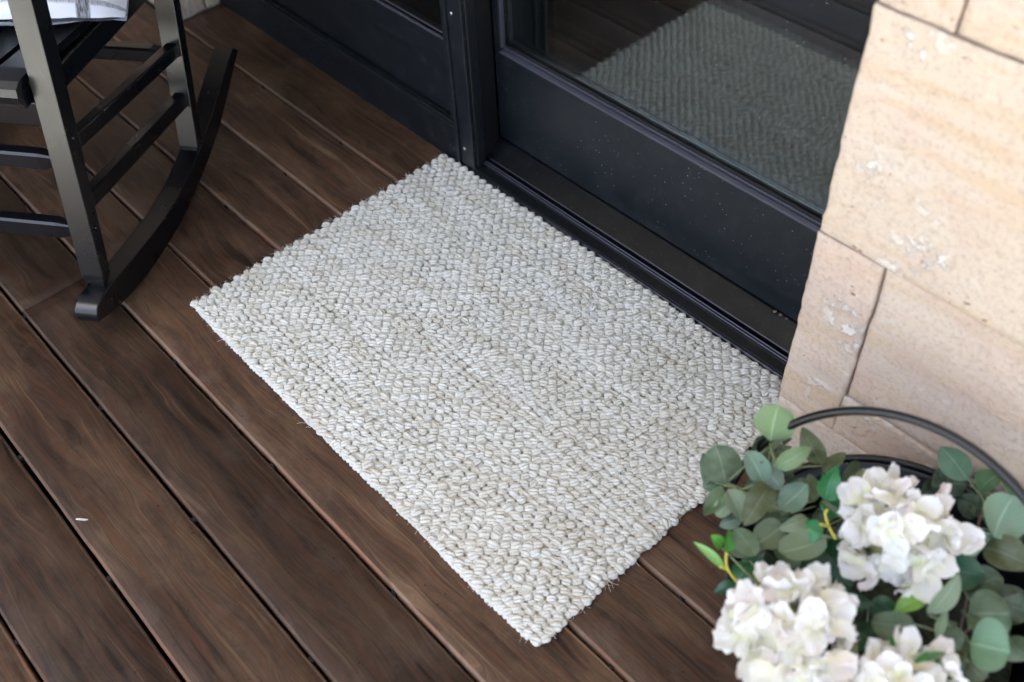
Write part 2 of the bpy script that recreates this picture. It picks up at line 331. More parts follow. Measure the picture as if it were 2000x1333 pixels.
# hidden fixing clips seen in the gaps over every joist
for k in range(-6, 5):
    for jx in (-.49, -.197, .0945, .391, .694, .977, 1.27):
        y = G0 + PITCH * k
        box('fixing_clip', jx - .0045, jx + .0045, y - .0040, y + .0026, -.020, -.0034, M['dark'], deck, .0012, 1)
for jx in (-.79, -.49, -.197, .0945, .391, .694, .977, 1.27, 1.56):
    box('joist', jx - .022, jx + .022, -2.7, -.05, -.14, -.027, M['dark'], deck, 0)
tag(box('deck_underside', -3.2, 3.2, -2.75, .3, -.245, -.20, M['dark'], None, 0), kind='structure')
roof = empty('porch_roof', (0, -1.2, 3.0), label='grey lined porch roof over the deck', kind='structure')
for i in range(18):
    box('soffit_board', -3.2, 3.6, -2.02 + i * .14 + .002, -2.02 + (i + 1) * .14 - .002, 3.00, 3.025, M['soffit'], roof, .002, 1)
box('roof_slab', -3.2, 3.6, -2.05, .6, 3.03, 3.20, M['dark'], roof, 0)
tag(box('house_wall', -3.2, 3.6, .16, .30, 2.12, 2.997, M['wall'], None, 0), 'rendered house wall above the black door frame', 'wall')
tag(box('shade_wall', -2.2, -2.0, -2.7, .16, -.24, 2.997, M['frame'], None, 0), 'unseen black wall added to dim the left side of the deck', 'wall')  # added out of view and made black so the left side gets less light
room = empty('room', (0, 2, 0), kind='structure')
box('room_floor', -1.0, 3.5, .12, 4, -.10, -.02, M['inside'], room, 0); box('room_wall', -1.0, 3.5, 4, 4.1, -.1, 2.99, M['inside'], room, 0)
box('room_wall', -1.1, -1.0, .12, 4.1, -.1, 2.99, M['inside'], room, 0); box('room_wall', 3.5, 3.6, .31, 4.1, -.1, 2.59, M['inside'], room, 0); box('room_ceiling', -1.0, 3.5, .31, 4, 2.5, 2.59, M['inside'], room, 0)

# ------------------------------------------------------------------ door frame, sill, sliding door, side window
fr = empty('door_frame', (.48, -.02, 0), label='black metal door frame and sill step behind the rug', cat='door frame')
extrude_profile('sill', [(-.050, -.024), (-.050, .006), (-.047, .009), (-.046, .013), (-.0285, .0165), (-.0285, .0215), (-.0262, .0215), (-.0262, .0165), (-.0238, .0165), (-.0238, .0225), (-.0215, .0225), (-.0205, .010), (-.0135, .010), (-.0125, .0235), (-.0105, .0240), (-.0095, .0185), (.034, .0400), (.060, .0420), (.060, -.024)], .052, .93, M['sill'], fr, .0006)
box('sill_lip', .052, .93, -.0525, -.0503, -.002, .0035, M['bead'], fr, .0005, 1)
box('sill_ridge', .096, .93, -.0287, -.0262, .0218, .0236, M['bead'], fr, .0005, 1); box('sill_ridge', .096, .93, -.0240, -.0213, .0228, .0246, M['bead'], fr, .0005, 1); box('sill_ridge', .096, .93, -.0127, -.0108, .0243, .0256, M['bead'], fr, .0005, 1)  # pale metal colour carries the ridge highlights, along with some edge wear
# jamb: flange with screws, seal strips, splayed reveal
jamb = box('jamb', .050, .094, -.052, -.030, .0175, 2.12, M['frame'], fr, .002)
box('jamb_trim', .048, .056, -.0575, -.052, .0175, 2.12, M['frame'], fr, .0015)
box('seal', .094, .0975, -.044, -.036, .0225, 2.12, M['seal'], fr, .001)
box('seal', .0885, .0925, -.030, -.020, .0225, 2.12, M['frame'], fr, .001)
hexa('reveal', [(.050, -.030, .0225), (.088, -.0199, .0225), (.072, .034, .03), (.040, .034, .03), (.050, -.030, 2.12), (.088, -.0199, 2.12), (.072, .034, 2.12), (.040, .034, 2.12)], M['seal'], fr, .001)
for z in (.056, .347, .75, 1.2, 1.7):
    bm = bmesh.new(); bmesh.ops.create_uvsphere(bm, u_segments=10, v_segments=6, radius=.0034)
    for v in bm.verts: v.co = (v.co.x + .068, v.co.y * .5 - .0525, v.co.z + z)
    me = bpy.data.meshes.new('screw'); bm.to_mesh(me); bm.free(); o = link('screw', me, M['screw'], None, True); o.parent = jamb
box('head', -.87, .93, -.05, .15, 2.121, 2.18, M['frame'], fr, .002)

dr = empty('sliding_door', (.5, .05, .04), label='black framed sliding glass door reflecting the woven rug', cat='door')
box('bottom_rail', .0735, 1.3, .036, .078, .0425, .238, M['frame'], dr, .002)
box('stile', .0735, .0905, .0358, .078, .2385, 2.10, M['frame'], dr, .0015)
extrude_profile('glazing_bead', [(.0335, .2385), (.0335, .2425), (.040, .2450), (.0405, .2405), (.043, .2405), (.043, .2480), (.0455, .2485), (.0455, .2385)], .091, 1.3, M['bead'], dr, .0004)
box('glazing_bead', .0908, .0945, .037, .0455, .2495, 2.10, M['bead'], dr, .0006)
box('gasket', .0950, 1.3, .0458, .0500, .2386, .2530, M['seal'], dr, .0006)
box('glass_pane', .0912, 1.3, .0505, .0565, .2392, 2.10, M['glass'], dr, .0008, 1)
box('glass_pane', .0912, 1.3, .0665, .0725, .2392, 2.10, M['glass'], dr, .0008, 1)
box('gasket', .0912, 1.3, .0570, .0660, .2386, .2500, M['seal'], dr, .0006)
box('spacer_bar', .0990, 1.3, .0570, .0660, .2503, .2585, M['alu'], dr, .0004, 1); box('spacer_bar', .0930, .0985, .0570, .0660, .2503, 2.10, M['alu'], dr, .0004, 1)

sw = empty('side_window', (-.4, -.03, 0), label='black fixed window panel left of the sliding door', cat='window')
box('bottom_rail', XW, .0475, -.046, .06, -.010, .088, M['frame'], sw, .002)
box('track', XW, .0475, -.0440, -.030, .0885, .0955, M['frame'], sw, .0015); box('track', XW, .0475, -.0385, -.0301, .0960, .1010, M['sill'], sw, .001)
box('panel', XW, .0245, -.0298, .0, .0890, .2640, M['frame'], sw, .001)
box('glazing_bead', XW, .0205, -.0345, -.0302, .2625, .2672, M['bead'], sw, .0008); box('glazing_bead', XW, .0205, -.0325, -.0302, .2745, .2775, M['bead'], sw, .0006)
box('stile', .0250, .0477, -.0440, .0, .1015, 2.12, M['frame'], sw, .0015)
box('glass_pane', XW, .0247, -.0270, -.0210, .2642, 2.12, M['glass'], sw, .0005, 1)

# ------------------------------------------------------------------ stone pillars
YF = -.165
def stone(x0, x1, z0, z1, parent, seed, yf=YF, depth=.05, name='stone', axis='y', sgn=-1, amp=1.0):
    step = .011; nx = max(4, int((x1 - x0) / step)); nz = max(4, int((z1 - z0) / step)); v = []; idx = {}
    cx, cz = (x0 + x1) / 2, (z0 + z1) / 2
    def warp(x, z):
        fx = .0016 * noise.noise((z * 22, seed, 1.3)) + .0016 * noise.noise((z * 85, seed + 5, 0)) + .0008 * noise.noise((z * 260, seed + 2, 0))
        fz = .0013 * noise.noise((x * 18, seed + 9, 4.1)) + .0014 * noise.noise((x * 80, seed + 3, 0))
        return fx, fz
    us = [i / nx for i in range(nx + 1)]; vz = [j / nz for j in range(nz + 1)]
    # extra rings near the border for the rounded arris
    us = sorted(set(us + [.0014 / (x1 - x0), .0042 / (x1 - x0), 1 - .0014 / (x1 - x0), 1 - .0042 / (x1 - x0)])); vz = sorted(set(vz + [.0014 / (z1 - z0), .0042 / (z1 - z0), 1 - .0014 / (z1 - z0), 1 - .0042 / (z1 - z0)]))
    nu, nv = len(us), len(vz)
    def add(x, d, z):
        v.append((x - cx, yf - sgn * 0 + d, z - cz) if axis == 'y' else (yf - d, x - cx, z - cz)); return len(v) - 1
    for i, u in enumerate(us):
        for j, q in enumerate(vz):
            x = x0 + u * (x1 - x0); z = z0 + q * (z1 - z0); dx = min(u, 1 - u) * (x1 - x0); dz = min(q, 1 - q) * (z1 - z0)
            fx, fz = warp(x, z); kx = max(0, 1 - dx / .02); kz = max(0, 1 - dz / .02); s_ = 1 if u < .5 else -1; s2 = 1 if q < .5 else -1
            X = x + (fx - s_ * .0004) * kx; Z = z + (fz - s2 * .0004) * kz
            d = min(dx, dz); rd = max(0, 1 - d / .0042)
            dep = .0030 * rd ** 2.2 * (1 + .8 * noise.noise((x * 60, z * 60, seed))) - amp * (.0022 * noise.noise((x * 9, z * 9, seed)) + .0010 * noise.noise((x * 34, z * 34, seed + 1)) + .0005 * noise.noise((x * 120, z * 120, seed)))
            idx[i, j] = add(X, dep, Z)
    f = [(idx[i, j], idx[i + 1, j], idx[i + 1, j + 1], idx[i, j + 1]) for i in range(nu - 1) for j in range(nv - 1)]
    loop = [(i, 0) for i in range(nu)] + [(nu - 1, j) for j in range(1, nv)] + [(i, nv - 1) for i in range(nu - 2, -1, -1)] + [(0, j) for j in range(nv - 2, 0, -1)]
    back = []
    for (i, j) in loop:
        p = v[idx[i, j]]
        back.append(len(v)); v.append((p[0], yf + depth, p[2]) if axis == 'y' else (yf - depth, p[1], p[2]))
    n = len(loop)
    for a in range(n):
        f.append((idx[loop[a]], idx[loop[(a + 1) % n]], back[(a + 1) % n], back[a]))
    me = fixn(pyd(name, v, f)); o = link(name, me, M['stone'], parent, False)
    me.polygons.foreach_set('use_smooth', [k < (nu - 1) * (nv - 1) for k in range(len(f))])
    o.location = (cx, 0, cz) if axis == 'y' else (0, cx, cz)
    return o
pr_ = empty('stone_pillar', (1.3, -.1, 0), label='cream stone clad pillar to the right of the glass door', cat='pillar')
S = [(.9035, .9860, .7378, 1.12), (.9895, 1.42, .7372, 1.05), (.8995, 1.62, .4348, .7345), (.8985, .9895, .1205, .4320), (.9935, 1.5, .1985, .4318), (.9875, 1.31, .1200, .1955), (.8970, 1.24, .0008, .1172), (1.2435, 1.75, .0008, .1168), (1.3135, 1.75, .1200, .1955), (1.5035, 1.75, .1990, .4315), (1.6235, 1.75, .4350, .7345), (1.4235, 1.75, .7375, 1.05), (.9895, 1.3, 1.0535, 1.42), (1.3035, 1.75, 1.0535, 1.42), (.9005, .986, 1.1235, 1.42), (.900, 1.28, 1.4235, 1.8), (1.2835, 1.75, 1.4235, 1.8), (.901, 1.45, 1.8035, 2.2), (1.4535, 1.75, 1.8035, 2.2), (.900, 1.2, 2.2035, 2.98), (1.2035, 1.75, 2.2035, 2.98)]
for i, s in enumerate(S):
    stone(*s, pr_, i * 3.7 + 1, yf=YF + (.0035 if i == 4 else .0015 if i in (5, 6) else 0))
box('mortar_core', .9030, 1.7475, -.1525, .30, -.02, 2.992, M['mortar'], pr_, 0)
pl_ = empty('stone_pillar', (-1.3, -.1, 0), label='stone pillar at the far end behind the rocking chair', cat='pillar')
for i, s in enumerate([(-1.35, -.8725, .0008, .21), (-1.75, -1.3535, .0008, .21), (-1.5, -.8725, .2135, .52), (-1.75, -1.5035, .2135, .52), (-1.4, -.8725, .5235, .9), (-1.75, -1.4035, .5235, .9), (-1.75, -.8725, .9035, 1.5), (-1.75, -.8725, 1.5035, 2.1), (-1.75, -.8725, 2.1035, 2.98)]): stone(*s, pl_, i * 5.1 + 40)
for i, s in enumerate([(-.118, -.0865, .0008, .12), (-.0825, -.048, .0008, .12), (-.118, -.050, .1235, .35), (-.118, -.050, .3535, .7), (-.118, -.050, .7035, 1.2), (-.118, -.050, 1.2035, 2.1)]): stone(s[0], s[1], s[2], s[3], pl_, i * 4.3 + 80, yf=XW, depth=.04, axis='x')
box('mortar_core', -1.7475, XW - .012, -.1525, .15, -.02, 2.992, M['mortar'], pl_, 0)

# ------------------------------------------------------------------ rug
rug = empty('rug', (.45, -.35, 0), label='cream chunky woven jute rug lying on the deck before the door', cat='rug')
RX0, RX1, RY0, RY1 = .004, .894, -.646, -.056
def edge_y0(x): return RY0 + .0030 * noise.noise((x * 7, 1.5, 0)) + .0018 * noise.noise((x * 33, 4.5, 0)) + .005 * max(0, 1 - min(x - RX0, RX1 - x) / .02)
def edge_y1(x): return RY1 + .0040 * noise.noise((x * 5, 8.5, 0)) + .0020 * noise.noise((x * 40, 2.5, 0)) - .004 * max(0, 1 - min(x - RX0, RX1 - x) / .02)
def edge_x0(y): return RX0 + .0035 * noise.noise((y * 6, 3.5, 7)) + .0012 * noise.noise((y * 40, 3.5, 7))
def edge_x1(y): return RX1 + .0035 * noise.noise((y * 6, 6.5, 2)) + .0015 * noise.noise((y * 40, 6.5, 2)) - (.012 if y > -.20 else 0)
nx, ny = 110, 74; v = []; f = []
for i in range(nx + 1):
    for j in range(ny + 1):
        u, q = i / nx, j / ny
        x = RX0 + u * (RX1 - RX0); y0, y1 = edge_y0(x), edge_y1(x); y = y0 + q * (y1 - y0); xa, xb = edge_x0(y), edge_x1(y); x = xa + u * (xb - xa)
        d = min(x - xa, xb - x, y - y0, y1 - y); e = max(0, 1 - d / .004)
        v.append((x, y, (.0066 - .0032 * e ** 2 + .0008 * noise.noise((x * 120, y * 120, 0)))))
f = [(i * (ny + 1) + j, (i + 1) * (ny + 1) + j, (i + 1) * (ny + 1) + j + 1, i * (ny + 1) + j + 1) for i in range(nx) for j in range(ny)]
loop = [i * (ny + 1) for i in range(nx + 1)] + [nx * (ny + 1) + j for j in range(1, ny + 1)] + [i * (ny + 1) + ny for i in range(nx - 1, -1, -1)] + [j for j in range(ny - 1, 0, -1)]
b0 = len(v); v += [(v[k][0], v[k][1], .0022) for k in loop]; n = len(loop)
f += [(loop[a], loop[(a + 1) % n], b0 + (a + 1) % n, b0 + a) for a in range(n)]; f.append(tuple(range(b0, b0 + n)))
me = fixn(pyd('backing', v, f)); link('backing', me, M['yarn_back'], rug, True)
# yarn knots: puffed, twisted loops
NR, NS = 9, 25
def knot_template(seed):
    """five plies laid side by side and slightly twisted, with real furrows between them"""
    r_ = random.Random(seed); tw = r_.uniform(.15, .7) * r_.choice((1, 1, -1)); ph = r_.uniform(0, 6.28); vv = []; sk = r_.gauss(0, .10); ply = [r_.uniform(.93, 1.08) for _ in range(5)]
    for i in range(NR):
        th = math.pi * i / (NR - 1); x = -math.cos(th); rr = max(.02, math.sin(th)) ** .60
        for k in range(NS):
            l, q = divmod(k, 5); fr_ = (0, .13, .34, .66, .87)[q]; m_ = (.56, .88, 1.03, 1.03, .88)[q] * (ply[l] if q else 1); a = 2 * math.pi * (l + fr_) / 5 + ph - tw * x
            vv.append((x * (1 + .06 * (m_ - .8)), rr * math.cos(a) * m_ + sk * x * x, rr * math.sin(a) * m_))
    return np.array(vv, dtype=np.float32)
kq = np.array([(i * NS + k, i * NS + (k + 1) % NS, (i + 1) * NS + (k + 1) % NS, (i + 1) * NS + k) for i in range(NR - 1) for k in range(NS)], dtype=np.int32)
TPL = [knot_template(s) for s in range(10)]
knots = []
PR, PB = .0111, .0196                      # row spacing across, knot spacing along a row
nj = int((RY1 - RY0 - .008) / PR) + 1
for j in range(nj):
    y_ = RY0 + .0055 + j * (RY1 - RY0 - .0105) / (nj - 1); x = RX0 + .005 + (PB / 2 if j % 2 else 0)
    rowg = 1 + .10 * noise.noise((j * .37, 0, 5)); rowz = .0008 * noise.noise((j * .51, 3, 1))
    while x < RX1 + .002:
        for kind in (0, 1):
            xx = x + kind * PB / 2 + random.gauss(0, .0010); yy = y_ + random.gauss(0, .0008) + .0014 * noise.noise((x * 9, j * .15, 3))
            xa, xb = edge_x0(yy) + .002, edge_x1(yy) - .002
            if xx > xb + .004: continue
            xx = min(max(xx, xa), xb); y0, y1 = edge_y0(xx), edge_y1(xx); yy = min(max(yy, y0 + .002), y1 - .003)
            edge = min(xx - xa, xb - xx) < .006
            g = random.lognormvariate(0, .08) * rowg * (1 + .10 * noise.noise((xx * 11, yy * 11, 9))); big = random.random() < .03
            if kind == 0: a, b, c, z = .0078 * g, .0072 * g, .0064 * g * (1.1 if big else 1), .0086
            else: a, b, c, z = .0058 * g, .0048 * g, .0042 * g, .0070
            if big: a *= 1.15; b *= 1.18
            if edge: b *= 1.12; z -= .0018
            ang = R_(random.gauss(38 if not edge else 14, 13)); knots.append((xx, yy, z + rowz + random.gauss(0, .0005), a, b, c, ang, random.gauss(0, .08), random.randrange(len(TPL)), kind))
        x += PB + random.gauss(0, .0007)
K = np.array(knots); dist = np.linalg.norm(K[:, :3] - CAM, axis=1) + 10 * K[:, 9]
# knots with the clearest outline: nearest to the viewer, and not hidden beneath the foliage
near = set(np.argsort(dist)[:300].tolist())
kme = []
for tpl in TPL:
    me = bpy.data.meshes.new('yarn_knot'); me.from_pydata(tpl.tolist(), [], kq.tolist()); me.materials.append(M['yarn']); me.polygons.foreach_set('use_smooth', [True] * len(kq)); kme.append(fixn(me))
V = []; F = []; off = 0
for q, k in enumerate(knots):
    mt = Matrix.Translation(k[:3]) @ Matrix.Rotation(k[6], 4, 'Z') @ Matrix.Rotation(k[7], 4, 'Y') @ Matrix.Diagonal((k[3], k[4], k[5], 1))
    if q in near:
        o = bpy.data.objects.new('yarn_knot', kme[k[8]]); COL.objects.link(o); o.parent = rug; o.matrix_parent_inverse = Matrix.Translation(-rug.location); o.matrix_basis = mt
    else:
        A = np.array(mt); V.append(TPL[k[8]] @ A[:3, :3].T + A[:3, 3]); F.append(kq + off); off += len(TPL[0])
V = np.concatenate(V); F = np.concatenate(F); me = bpy.data.meshes.new('woven_knots')
me.vertices.add(len(V)); me.vertices.foreach_set('co', V.ravel()); me.loops.add(F.size); me.loops.foreach_set('vertex_index', F.ravel()); me.polygons.add(len(F))
me.polygons.foreach_set('loop_start', np.arange(0, F.size, 4, dtype=np.int32)); me.polygons.foreach_set('loop_total', np.full(len(F), 4, dtype=np.int32)); me.update(); me.validate(); fixn(me)
tag(link('woven_knots', me, M['yarn'], rug, True), kind='stuff')
# selvage cord along the front and door edges, loose fibres
for fn, dz in ((edge_y0, .0048), (edge_y1, .005)):
    pts = [(x, fn(x) + (.0015 if fn is edge_y0 else -.0015) + .0007 * math.sin(x * 700), dz + .0008 * math.sin(x * 520)) for x in np.linspace(RX0 + .006, RX1 - .016, 330)]
    tube('selvage', pts, [.0036 + .0007 * math.sin(i * 1.9) + .0004 * math.sin(i * .7) for i in range(330)], M['yarn'], rug, 7)
fv = []; ff = []
def hair(p, d, L, r=.00022, curl=1.):
    pts = [Vector(p)]; d = Vector(d).normalized(); ax = Vector((random.gauss(0, 1), random.gauss(0, 1), random.gauss(0, .4)))
    for i in range(7):
        d = (d + ax.cross(d) * .22 * curl + Vector((random.gauss(0, .08), random.gauss(0, .08), -.06))).normalized(); q = pts[-1] + d * L / 7; q.z = max(q.z, .0012); pts.append(q)
    a, b = tube_vf(pts, r, 3, len(fv)); fv.extend(a); ff.extend(b)
for i in range(2100):
    s = random.random() ** .16 if i > 220 else random.random(); x = random.uniform(RX0, RX1); y = random.uniform(RY0, RY1)
    if s < .42: p, d = (x, edge_y0(x) + .002, random.uniform(.004, .010)), (random.gauss(0, .7), -1, random.gauss(.1, .3))
    elif s < .66: p, d = (edge_x1(y) - .001, y, random.uniform(.004, .012)), (1, random.gauss(0, .7), random.gauss(.1, .3))
    elif s < .76: p, d = (edge_x0(y) + .002, y, random.uniform(.006, .012)), (-1, random.gauss(0, .7), random.gauss(.3, .3))
    else: p, d = (x, y, .0145), (random.gauss(0, 1), random.gauss(0, 1), .35)
    hair(p, d, random.uniform(.003, .010) * (1.8 if random.random() < .1 else 1), curl=random.uniform(.4, 1.6))
for tx, n_ in ((.125, 6), (.372, 7), (.60, 4), (.80, 7), (-.505, 9)):
    for _ in range(n_): hair((tx + random.gauss(0, .003), edge_y0(tx) + .001, .005) if tx > 0 else (edge_x1(tx) - .001, tx + random.gauss(0, .003), .005), (random.gauss(.3, .6), -abs(random.gauss(.8, .4)), .3) if tx > 0 else (1, random.gauss(-.2, .5), .3), random.uniform(.010, .020), .00024, 2.2)
tag(link('loose_fibres', pyd('loose_fibres', fv, ff), M['fibre'], rug, True), kind='stuff')

# ------------------------------------------------------------------ rocking chair (local s = back, t = across, z)
CO = Vector((-.0227, -.7913, 0)); CD = Vector((-.6, .8, 0)); CWV = Vector((-.8, -.6, 0))
def C3(s, t_, z): return CO + CD * s + CWV * t_ + Vector((0, 0, z))
chair = empty('rocking_chair', C3(.35, .3, 0), label='black painted wooden rocking chair at the left of the rug', cat='chair')
CW_ = .60
bot = [(0, .052), (.03, .039), (.065, .0270), (.125, .0125), (.186, .0045), (.245, .001), (.302, .0006), (.36, .006), (.419, .0165), (.48, .030), (.541, .048), (.588, .069), (.651, .100), (.711, .131)]
top = [(.0, .062), (.0025, .0690), (.009, .0748), (.019, .0790), (.035, .0810), (.065, .0775), (.125, .0665), (.186, .0575), (.245, .0505), (.302, .0475), (.36, .0495), (.419, .0600), (.48, .0745), (.541, .0930), (.588, .1115), (.651, .1345), (.692, .1475)]
def rocker(t0):
    ring = [(p.x, p.y) for p in smooth_path([(a_, b_, 0) for a_, b_ in bot], 4)] + [(p.x, p.y) for p in smooth_path([(a_, b_, 0) for a_, b_ in top], 4)][::-1]; bm = bmesh.new()
    a = [bm.verts.new(C3(s, t0, z)) for s, z in ring]; b = [bm.verts.new(C3(s, t0 + .042, z)) for s, z in ring]; n = len(ring)
    for i in range(n): bm.faces.new((a[i], a[(i + 1) % n], b[(i + 1) % n], b[i]))
    e1 = bm.faces.new(a[::-1]); e2 = bm.faces.new(b); bmesh.ops.recalc_face_normals(bm, faces=bm.faces)
    bmesh.ops.bevel(bm, geom=list(set(list(e1.edges) + list(e2.edges))), offset=.0022, segments=2, affect='EDGES', profile=.5)
    me = bpy.data.meshes.new('rocker'); bm.to_mesh(me); bm.free(); return link('rocker', me, M['chair'], chair)
def bar(name, a, b, wd, ht, parent=chair, bev=.003, mat=None):
    """bar between two chair-space points; wd across, ht in its upright direction"""
    A, B = C3(*a), C3(*b); d = (B - A).normalized(); up = Vector((0, 0, 1)); sd_ = d.cross(up).normalized()
    if abs(d.z) > .8: sd_ = CWV.copy()
    u = sd_.cross(d).normalized(); c8 = []
    for p in (A, B):
        for i, j in ((-1, -1), (1, -1), (1, 1), (-1, 1)): c8.append(p + sd_ * i * wd / 2 + u * j * ht / 2)
    return hexa(name, c8, mat or M['chair'], parent, bev)
def fps(z): return .052 + (z - .099) * .257
def rps(z): return .453 + (z - .082) * .287
for t0 in (0., CW_ - .042):
    rocker(t0)
    # front post: tapered foot, square shaft up to the arm
    zs = [(.074, .012, .016, .010, .030), (.094, .002, .026, .002, .039), (.105, 0, .027, .001, .0405), (.62, 0, .040, .001, .0405)]
    bm = bmesh.new(); rings = []
    for z, sa, sb, ta, tb in zs: rings.append([bm.verts.new(C3(fps(z) + s_, t0 + t_, z)) for s_, t_ in ((sa, ta), (sb, ta), (sb, tb), (sa, tb))])
    for r0, r1 in zip(rings[:-1], rings[1:]):
        for i in range(4): bm.faces.new((r0[i], r0[(i + 1) % 4], r1[(i + 1) % 4], r1[i]))
    bm.faces.new(rings[0][::-1]); bm.faces.new(rings[-1]); bmesh.ops.recalc_face_normals(bm, faces=bm.faces); bmesh.ops.bevel(bm, geom=bm.edges[:], offset=.0016, segments=2, affect='EDGES', profile=.5)
    me = bpy.data.meshes.new('front_post'); bm.to_mesh(me); bm.free(); fpost = link('front_post', me, M['chair'], chair)
    zs = [(.058, .004, .020, .008, .032), (.075, 0, .026, .001, .0405), (1.10, .0, .026, .001, .0405)]
    bm = bmesh.new(); rings = []
    for z, sa, sb, ta, tb in zs: rings.append([bm.verts.new(C3(rps(z) + s_, t0 + t_, z)) for s_, t_ in ((sa, ta), (sb, ta), (sb, tb), (sa, tb))])
    for r0, r1 in zip(rings[:-1], rings[1:]):
        for i in range(4): bm.faces.new((r0[i], r0[(i + 1) % 4], r1[(i + 1) % 4], r1[i]))
    bm.faces.new(rings[0][::-1]); bm.faces.new(rings[-1]); bmesh.ops.recalc_face_normals(bm, faces=bm.faces); bmesh.ops.bevel(bm, geom=bm.edges[:], offset=.0016, segments=2, affect='EDGES', profile=.5)
    me = bpy.data.meshes.new('rear_post'); bm.to_mesh(me); bm.free(); link('rear_post', me, M['chair'], chair)
    tc = t0 + .0205
    bar('side_stretcher', (.150, tc, .314), (.518, tc, .255), .022, .026); bar('side_stretcher', (.122, tc, .216), (.490, tc, .164), .022, .028)
    bar('armrest', (.120, tc, .634), (.66, tc, .600), .075, .026)
    # screw caps on the outer face
    for z in (.186, .338):
        p = C3(fps(z) + .014, t0 - .0005 if t0 == 0 else t0 + .0415, z); bm = bmesh.new(); bmesh.ops.create_uvsphere(bm, u_segments=10, v_segments=6, radius=.0042)
        for v_ in bm.verts: v_.co = Vector(v_.co) * .8 + p
        me = bpy.data.meshes.new('screw_cap'); bm.to_mesh(me); bm.free(); o = link('screw_cap', me, M['chair'], None, True); o.parent = fpost
def cross_bar(name, s, z, ht, wd, t0=.038, t1=CW_ - .038):
    """front / rear stretcher with tapered octagonal ends"""
    bm = bmesh.new(); rings = []
    for t_, k in ((t0 - .003, .62), (t0 + .010, .74), (t0 + .026, 1), (t1 - .026, 1), (t1 - .010, .74), (t1 + .003, .62)):
        h, w_ = ht / 2 * k, wd / 2 * k; c = .30 * min(h, w_); rings.append([bm.verts.new(C3(s + a, t_, z + b)) for a, b in ((-w_ + c, -h), (w_ - c, -h), (w_, -h + c), (w_, h - c), (w_ - c, h), (-w_ + c, h), (-w_, h - c), (-w_, -h + c))])
    for r0, r1 in zip(rings[:-1], rings[1:]):
        for i in range(8): bm.faces.new((r0[i], r0[(i + 1) % 8], r1[(i + 1) % 8], r1[i]))
    bm.faces.new(rings[0][::-1]); bm.faces.new(rings[-1]); bmesh.ops.recalc_face_normals(bm, faces=bm.faces)
    me = bpy.data.meshes.new(name); bm.to_mesh(me); bm.free(); return link(name, me, M['chair'], chair)
cross_bar('front_stretcher', fps(.298) + .016, .298, .032, .024); cross_bar('front_stretcher', fps(.181) + .014, .181, .034, .024)
cross_bar('rear_stretcher', rps(.245) + .012, .243, .030, .024); cross_bar('seat_rear_rail', rps(.36) + .012, .362, .045, .022)
bar('seat_rail', (.150, .0385, .369), (.150, CW_ - .0385, .369), .024, .046)
for tt in (.052, CW_ - .052): bar('seat_side_rail', (.165, tt, .392), (.53, tt, .372), .022, .040)
# seat slats run front to back with a rolled front edge
nsl = 8; slw = .052; sp0 = .0475; pitch = (CW_ - 2 * sp0 - slw) / (nsl - 1)
for i in range(nsl):
    t0 = sp0 + i * pitch; path = [(.112, .406), (.108, .420), (.112, .432), (.125, .4385), (.16, .4385), (.22, .4315), (.30, .4225), (.40, .4150), (.50, .4130), (.545, .4150)]
    bm = bmesh.new(); rg = []
    for j, (s, z) in enumerate(path):
        q = path[min(j + 1, len(path) - 1)]; p0 = path[max(j - 1, 0)]; tx, tz = q[0] - p0[0], q[1] - p0[1]; L = math.hypot(tx, tz); nx_, nz_ = -tz / L, tx / L
        rg.append([bm.verts.new(C3(s, t0, z)), bm.verts.new(C3(s, t0 + slw, z)), bm.verts.new(C3(s - nx_ * .013, t0 + slw, z - nz_ * .013)), bm.verts.new(C3(s - nx_ * .013, t0, z - nz_ * .013))])
    for r0, r1 in zip(rg[:-1], rg[1:]):
        for k in range(4): bm.faces.new((r0[k], r0[(k + 1) % 4], r1[(k + 1) % 4], r1[k]))
    bm.faces.new(rg[0]); bm.faces.new(rg[-1][::-1]); bmesh.ops.recalc_face_normals(bm, faces=bm.faces)
    me = bpy.data.meshes.new('seat_slat'); bm.to_mesh(me); bm.free(); link('seat_slat', me, M['chair'], chair)
bar('seat_front_board', (.131, sp0, .4095), (.131, CW_ - sp0, .4095), .030, .030)
# back rest above the frame
bar('back_rail', (rps(.455) + .012, .042, .455), (rps(.455) + .012, CW_ - .042, .455), .024, .055)
bar('crest_rail', (rps(1.06) + .012, .042, 1.05), (rps(1.06) + .012, CW_ - .042, 1.05), .024, .11)
for i in range(7):
    tc = .085 + i * (CW_ - .17) / 6; bar('back_slat', (rps(.48) + .012, tc, .482), (rps(1.0) + .012, tc, .996), .040, .012)

# checked cushion lying on the seat
cu = bpy.data.meshes.new('cushion'); N_ = 26; vv = []; ff_ = []; uvs = []
CUC = (.450, .250); HW = .225
def cpos(a, b, sgn):
    pin = (1 - abs(a) ** 2.4) * (1 - abs(b) ** 2.4); th = .062 * max(0, pin) ** .55 + .0035
    k = 1 - .07 * ((1 - abs(a)) * abs(b) ** 3 + (1 - abs(b)) * abs(a) ** 3) * 2
    ca, sa = math.cos(R_(14)), math.sin(R_(14)); s_, t_ = a * HW * k, b * (HW + .03) * k
    s2, t2 = s_ * ca - t_ * sa, s_ * sa + t_ * ca
    wr = .004 * noise.noise((a * 3, b * 3, sgn * 2.)) + .0025 * noise.noise((a * 8, b * 8, sgn))
    zz = .427 + .052 + sgn * th * (1 if sgn > 0 else .75) + wr - .030 * (1 - pin) * 1.0 + .10 * max(0, s2) 
    return C3(CUC[0] + s2, CUC[1] + t2, zz)
